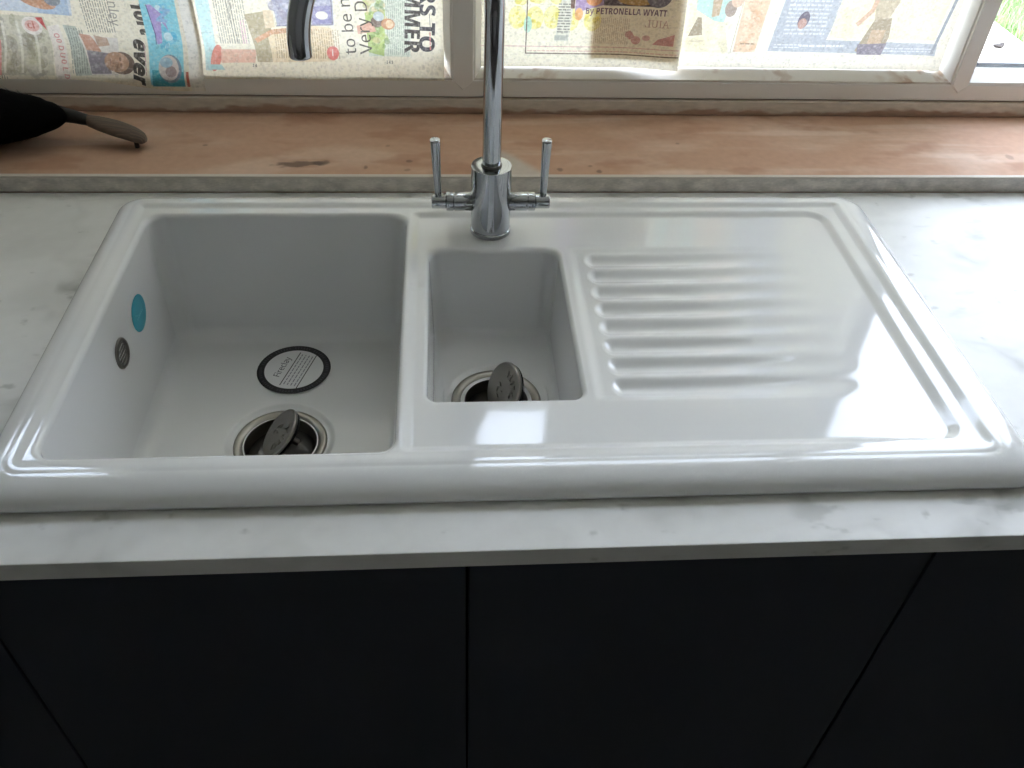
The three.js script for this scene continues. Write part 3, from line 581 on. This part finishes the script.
{
  const { P, Nn, I } = deckGeometry();
  const deck = new THREE.BufferGeometry(); deck.setAttribute('position', new THREE.Float32BufferAttribute(P, 3)); deck.setAttribute('normal', new THREE.Float32BufferAttribute(Nn, 3)); deck.setIndex(I);
  const rim = [];
  rim.push(ringPts({ ...K0, xl: K0.xl + 0.001, xr: K0.xr - 0.001, zb: K0.zb + 0.001, zf: K0.zf - 0.001 }).map(([x, z]) => [x, deckY(x, z) - 0.0002, z]));
  const out = { ...S, rb: 0.026, rf: 0.03 }, top = ringPts(K0).map(([x, z]) => deckY(x, z));
  for (let k = 0; k <= 14; k++) {
    const a = k / 14 * Math.PI / 2, s = Math.sin(a), R = {}; for (const q of ['xl', 'xr', 'zb', 'zf', 'rb', 'rf']) R[q] = K0[q] + (out[q] - K0[q]) * s;
    rim.push(ringPts(R).map(([x, z], i) => [x, top[i] + (0.0061 - top[i]) * (1 - Math.cos(a)), z]));
  }
  const under = { ...out, xl: out.xl + 0.004, xr: out.xr - 0.004, zb: out.zb + 0.004, zf: out.zf - 0.006 };
  rim.push(ringPts({ ...out, zf: out.zf - 0.0005 }).map(([x, z]) => [x, 0.0035, z])); rim.push(ringPts(under).map(([x, z]) => [x, 0.0012, z])); rim.push(ringPts(sub(under, 0.03, [1, 1, 1, 1])).map(([x, z]) => [x, 0.0012, z]));
  const rg = loft(rim, true, 2);
  const dg = deck; 
  obj('drainer', mergeGeometries([dg, rg].map(g => { g.deleteAttribute('uv'); return g; })), M.ceramic, sink).userData.label = 'raised rim and ribbed drainer of the sink';
  obj('main_bowl', bowlGeometry(B1, [0.006, 0.005, 0.0055, 0.005, 0.007], [0.004, 0.006, 0.014, 0.008], F1, 0.021, [W1c[0], W1c[1], 0.0685], 0.004), M.ceramic, sink);
  obj('half_bowl', bowlGeometry(B2, [0.005, 0.005, 0.009, 0.005, 0.007], [0.003, 0.006, 0.016, 0.01], F2, 0.011, [W2c[0], W2c[1], 0.0625], 0.004), M.ceramic, sink);
}
// steel wastes
function waste([x, z], fy, R) {
  const g = new THREE.Group(); g.name = 'waste'; g.position.set(x, fy - 0.0065, z); sink.add(g);
  obj('flange', lathe([[R, 0.0003], [R - 0.0008, 0.0016], [R - 0.003, 0.0024], [R - 0.007, 0.002], [R - 0.011, 0.0002], [R - 0.0135, -0.0035], [R - 0.0145, -0.010], [R - 0.0155, -0.018]], 64), M.steel, g);
  obj('cup', lathe([[R - 0.0155, -0.017], [R - 0.018, -0.024], [R - 0.026, -0.031], [0.012, -0.034], [0.011, -0.05], [0.0001, -0.05]], 64), M.steelDark, g);
  obj('screw', lathe([[0.0001, -0.026], [0.006, -0.027], [0.008, -0.03], [0.008, -0.036]], 24), M.steel, g);
}
waste(W1c, F1, 0.0575); waste(W2c, F2, 0.0545);
// basket plugs lifted and lying tilted in their wastes
function plug(pos, nrm, spin, label) {
  const t = thing('strainer_plug', label, 'sink plug', [pos[0], WT + pos[1], pos[2]], 'steel strainer plugs in the wastes');
  t.quaternion.setFromUnitVectors(new THREE.Vector3(0, 1, 0), new THREE.Vector3(...nrm).normalize());
  t.rotateY(spin);
  const R = 0.033;
  const lid = obj('lid', lathe([[0.0001, 0.0015], [0.012, 0.0015], [0.02, 0.0022], [R - 0.003, 0.003], [R - 0.001, 0.0024], [R, 0.0005], [R - 0.001, -0.002], [0.022, -0.003], [0.0001, -0.003]], 48), M.steel, t);
  const marks = [];
  for (let i = 0; i < 6; i++) { const a = -0.95 + i * 0.38; const b = new THREE.BoxGeometry(0.0022, 0.0016, 0.0085).translate(0, 0.0028, 0.0195); const c = new THREE.BoxGeometry(0.0045, 0.0016, 0.0018).translate(0.0015, 0.0028, 0.0165 + (i % 3) * 0.003); for (const g of [b, c]) { g.rotateY(a); marks.push(g); } }
  for (let i = 0; i < 4; i++) marks.push(new THREE.BoxGeometry(0.0055, 0.0014, 0.0016).rotateY(0.4 + i).translate(-0.007 + i * 0.0045, 0.0022, -0.012 + (i % 2) * 0.006));
  obj('raised_marks', mergeGeometries(marks), M.steel, lid);
  obj('seal', new THREE.TorusGeometry(R - 0.004, 0.0022, 10, 40).rotateX(Math.PI / 2).translate(0, -0.0042, 0), M.black, t);
  obj('stem', lathe([[0.0001, -0.003], [0.006, -0.003], [0.0045, -0.012], [0.0045, -0.026], [0.0001, -0.027]], 20), M.steel, t);
}
plug([-0.2225, F1 + 0.0135, 0.321], [-0.66, 0.66, 0.05], 0.4, 'steel strainer plug tilted in the large bowl waste');
plug([0.0515, F2 + 0.0125, 0.3165], [-0.82, 0.45, 0.3], 1.2, 'steel strainer plug tilted in the small bowl waste');
const OVX = -0.3908;
// overflow grille on the left wall of the large bowl
{
  const g = new THREE.Group(); g.name = 'overflow'; g.position.set(OVX, -0.0435, 0.2935); g.rotation.z = -Math.PI / 2 + 0.02; g.scale.setScalar(1.12); sink.add(g);
  obj('ring', lathe([[0.0165, -0.001], [0.0165, 0.0012], [0.015, 0.0026], [0.0125, 0.002], [0.0115, 0.0006], [0.0112, -0.0008]], 40), M.steelDark, g);
  obj('backing', lathe([[0.0001, -0.0006], [0.012, -0.0006]], 32), M.black, g);
  for (let i = -2; i <= 2; i++) { const L = Math.sqrt(0.0115 ** 2 - (i * 0.0045) ** 2); obj('bar', rbox(i * 0.0045 - 0.0011, i * 0.0045 + 0.0011, -0.0006, 0.0008, -L, L, 0.0005), M.steelDark, g); }
}
// teal oval sticker
{
  const g = new THREE.SphereGeometry(1, 40, 10, 0, 7, 0, Math.PI / 2); g.scale(0.0225, 0.0006, 0.0245);
  const tx = (() => { const c = document.createElement('canvas'); c.width = 128; c.height = 160; const k = c.getContext('2d'); k.fillStyle = '#2f9fb4'; k.fillRect(0, 0, 128, 160); k.strokeStyle = '#58b4c2'; k.lineWidth = 3; k.beginPath(); k.moveTo(30, 100); k.quadraticCurveTo(60, 60, 96, 92); k.stroke(); k.fillStyle = '#6fc0cc'; for (let i = 0; i < 6; i++) k.fillRect(36 + i * 10, 68, 6, 7); const t = new THREE.CanvasTexture(c); t.colorSpace = THREE.SRGBColorSpace; return t; })();
  planarUV(g, (x, y, z) => 0.5 - z / 0.05, (x) => 0.5 + x / 0.046);
  const m = obj('sticker', g, new THREE.MeshPhysicalMaterial({ map: tx, roughness: 0.3 }), sink); m.userData.label = 'teal oval sticker';
  m.position.set(OVX + 0.0003, -0.0435, 0.2175); m.rotation.z = -Math.PI / 2 + 0.02;
}
// round paper label on the floor of the large bowl
{
  const c = document.createElement('canvas'); c.width = c.height = 512; const k = c.getContext('2d');
  k.fillStyle = '#17161d'; k.fillRect(0, 0, 512, 512); k.fillStyle = '#e9e9ea'; k.beginPath(); k.arc(256, 256, 205, 0, 7); k.fill();
  k.fillStyle = '#45454e'; k.font = '24px sans-serif'; k.textAlign = 'center';
  for (let i = 0; i < 70; i++) if (i % 7) { k.save(); k.translate(256, 256); k.rotate(i / 70 * Math.PI * 2); k.fillRect(-6, -240, 9, 15 + (i * 5) % 7); k.restore(); }
  k.save(); k.translate(256, 256); k.rotate(-Math.PI * 0.36); k.fillStyle = '#3c3c46'; k.font = '64px sans-serif'; k.fillText('Fireclay', 0, -66);
  k.fillStyle = '#202026'; k.fillRect(-180, -30, 360, 6); k.fillRect(-180, 92, 360, 6); k.fillStyle = '#8b8b94';
  for (let i = 0; i < 4; i++) for (let x = -165; x < 160;) { const l = 18 + ((x * 7 + i * 31) % 23 + 23) % 23; k.fillRect(x, -8 + i * 26, Math.min(l, 165 - x), 7); x += l + 8; }
  k.restore();
  const t = new THREE.CanvasTexture(c); t.colorSpace = THREE.SRGBColorSpace; t.anisotropy = 8;
  const m = obj('paper_label', new THREE.CylinderGeometry(0.049, 0.049, 0.0006, 64), [mat(0xdddddd, 0.6), new THREE.MeshPhysicalMaterial({ map: t, roughness: 0.5 }), mat(0xdddddd, 0.6)], sink);
  m.userData.label = 'round white label with black ring'; m.position.set(-0.2246, F1 - 0.0002, 0.1865); m.rotation.y = 1.72;
}

// ------------------------------------------------------------------ mixer tap
{
  const tap = thing('mixer_tap', 'chrome twin-lever mixer tap with swan-neck spout behind the sink', 'tap', [0.0405, WT + 0.0176, 0.1295]);
  obj('base_ring', lathe([[0.0001, 0], [0.0258, 0], [0.0258, 0.0045], [0.0252, 0.0055], [0.0238, 0.006]], 64), M.chrome, tap);
  obj('body', lathe([[0.0238, 0.0058], [0.0248, 0.007], [0.0248, 0.0898], [0.0243, 0.091], [0.0125, 0.0913], [0.0122, 0.0895]], 72), M.chrome, tap);
  obj('collar', lathe([[0.0122, 0.088], [0.0122, 0.0928], [0.0115, 0.0936], [0.0112, 0.0938]], 48), M.steelDark, tap);
  const dir = new THREE.Vector2(-0.1925, 0.1085), L = dir.length(), r = L / 2; dir.normalize();
  const yc = 0.272;
  class Neck extends THREE.Curve {
    getPoint(t) {
      const s0 = yc - 0.09, s1 = Math.PI * r, s2 = 0.006, d = t * (s0 + s1 + s2); let u, y;
      if (d < s0) { u = 0; y = 0.09 + d; } else if (d < s0 + s1) { const a = (d - s0) / r; u = r - r * Math.cos(a); y = yc + r * Math.sin(a); } else { u = L; y = yc - (d - s0 - s1); }
      return new THREE.Vector3(u * dir.x, y, u * dir.y);
    }
  }
  obj('spout', new THREE.TubeGeometry(new Neck(), 160, 0.0112, 40), M.chrome, tap);
  const o = obj('outlet', lathe([[0.0112, 0.002], [0.0112, -0.0015], [0.0106, -0.003], [0.0092, -0.0032], [0.009, 0.002], [0.0001, 0.002]], 40), M.chrome, tap); o.position.set(L * dir.x, yc - 0.006, L * dir.y);
  for (const s of [-1, 1]) {
    const ay = 0.0415;
    const arm = obj('arm', lathe([[0.0001, 0.02], [0.0118, 0.02], [0.0118, 0.045], [0.0108, 0.0457], [0.0108, 0.0463], [0.0118, 0.047], [0.0118, 0.0545], [0.0108, 0.0555], [0.0001, 0.0555]], 40).rotateZ(-s * Math.PI / 2).translate(0, ay, 0), M.chrome, tap);
    obj('end_cap', lathe([[0.0001, 0.0555], [0.0084, 0.0555], [0.009, 0.0565], [0.009, 0.0725], [0.0082, 0.0735], [0.0001, 0.0735]], 40).rotateZ(-s * Math.PI / 2).translate(0, ay, 0), M.chrome, arm);
    const lv = obj('lever', lathe([[0.0001, 0], [0.0042, 0], [0.0044, 0.012], [0.0062, 0.076], [0.0058, 0.0788], [0.0001, 0.0792]], 28), M.chrome, tap);
    lv.position.set(s * 0.065, ay + 0.004, 0); lv.rotation.z = 0.012 - 0.02 * s;
  }
}

// ------------------------------------------------------------------ hand brush lying on the ledge
{
  const br = thing('hand_brush', 'black bristled hand brush with worn wooden handle on the ledge', 'brush', [-0.655, WT + 0.0235, -0.108]);
  const sect = (rows, n = 6) => {                  // rows of x, y, z, half width, half height joined smoothly
    const c = new THREE.CatmullRomCurve3(rows.map(r => new THREE.Vector3(r[0], r[1], r[2]))), w = new THREE.CatmullRomCurve3(rows.map(r => new THREE.Vector3(r[3], r[4], 0)));
    const P = [], I = [], m = 22, N = (rows.length - 1) * n;
    for (let i = 0; i <= N; i++) { const p = c.getPoint(i / N), q = w.getPoint(i / N); for (let k = 0; k < m; k++) { const a = k / m * Math.PI * 2; P.push(p.x, p.y + Math.sin(a) * q.y, p.z + Math.cos(a) * q.x); } }
    for (let i = 0; i < N; i++) for (let k = 0; k < m; k++) { const A = i * m + k, B = i * m + (k + 1) % m; I.push(A, B, A + m, B, B + m, A + m); }
    const o = P.length / 3, f = rows[0], l = rows[rows.length - 1]; P.push(f[0], f[1], f[2], l[0], l[1], l[2]);
    for (let k = 0; k < m; k++) I.push(o, (k + 1) % m, k, o + 1, N * m + k, N * m + (k + 1) % m);
    const g = new THREE.BufferGeometry(); g.setAttribute('position', new THREE.Float32BufferAttribute(P, 3)); g.setIndex(I); g.computeVertexNormals(); return g;
  };
  const wood = dataTex(128, 64, (i, j) => { const n = 1 + fbm(i * 0.03, j * 0.3, 3) * 0.5; return [92 * n, 75 * n, 61 * n]; });
  const hg = sect([[0.138, 0.0285, 0.004, 0.010, 0.0078], [0.155, 0.0262, 0.009, 0.0155, 0.0085], [0.178, 0.0215, 0.014, 0.0185, 0.0085], [0.2, 0.0165, 0.020, 0.0175, 0.0078], [0.214, 0.0125, 0.025, 0.013, 0.006], [0.2185, 0.0112, 0.026, 0.005, 0.003]]);
  planarUV(hg, x => x * 5, (x, y, z) => z * 20);
  const handle = obj('handle', hg, new THREE.MeshPhysicalMaterial({ map: wood, roughness: 0.7 }), br);
  obj('hanging_peg', new THREE.CylinderGeometry(0.003, 0.0034, 0.0075, 12).translate(0.206, 0.0068, 0.033), mat(0x241510, 0.8), handle);
  obj('neck', sect([[0.05, 0.035, -0.002, 0.03, 0.024], [0.08, 0.036, -0.002, 0.019, 0.016], [0.105, 0.0345, -0.002, 0.0115, 0.0105], [0.142, 0.028, 0.004, 0.0085, 0.0072]]), mat(0x15110e, 0.75), br);
  const core = new THREE.SphereGeometry(1, 48, 28); core.scale(0.175, 0.0345, 0.062).translate(-0.062, 0.037, 0.012);
  const cp = core.attributes.position; for (let i = 0; i < cp.count; i++) { const x = cp.getX(i), y = cp.getY(i), z = cp.getZ(i), n = 1 + fbm(x * 30, y * 30 + z * 30, 4) * 0.2; cp.setXYZ(i, x, Math.max(0.0006, 0.037 + (y - 0.037) * n), 0.012 + (z - 0.012) * n); } core.computeVertexNormals();
  obj('brush_stock', core, mat(0x070606, 1, 0, { specularIntensity: 0.15 }), br);
  const hairs = [], up = new THREE.Vector3(0, 1, 0), v = new THREE.Vector3();
  for (let i = 0; i < 4200; i++) {
    const a = rnd() * Math.PI * 2, u = rnd() * 2 - 1, s = Math.sqrt(1 - u * u);
    const nx = u, ny = Math.sin(a) * s, nz = Math.cos(a) * s, p = new THREE.Vector3(-0.062 + nx * 0.171, 0.037 + ny * 0.0325, 0.012 + nz * 0.059);
    v.set(-0.9 + (rnd() - 0.5) * 0.9, ny * 0.5 + (rnd() - 0.5) * 0.6, nz * 0.5 + (rnd() - 0.5) * 0.6).normalize();
    const l = 0.008 + rnd() * 0.009; if (p.y < 0.003 || p.y + v.y * l < 0.0012) continue;
    const g = new THREE.ConeGeometry(0.0006, l, 3, 1, true).translate(0, l / 2, 0); g.applyQuaternion(new THREE.Quaternion().setFromUnitVectors(up, v)); g.translate(p.x, p.y, p.z); hairs.push(g);
  }
  const h = obj('bristles', mergeGeometries(hairs), mat(0x0a0909, 0.9, 0, { specularIntensity: 0.2 }), br); h.userData.kind = 'stuff';
}

renderer.render(scene, camera);
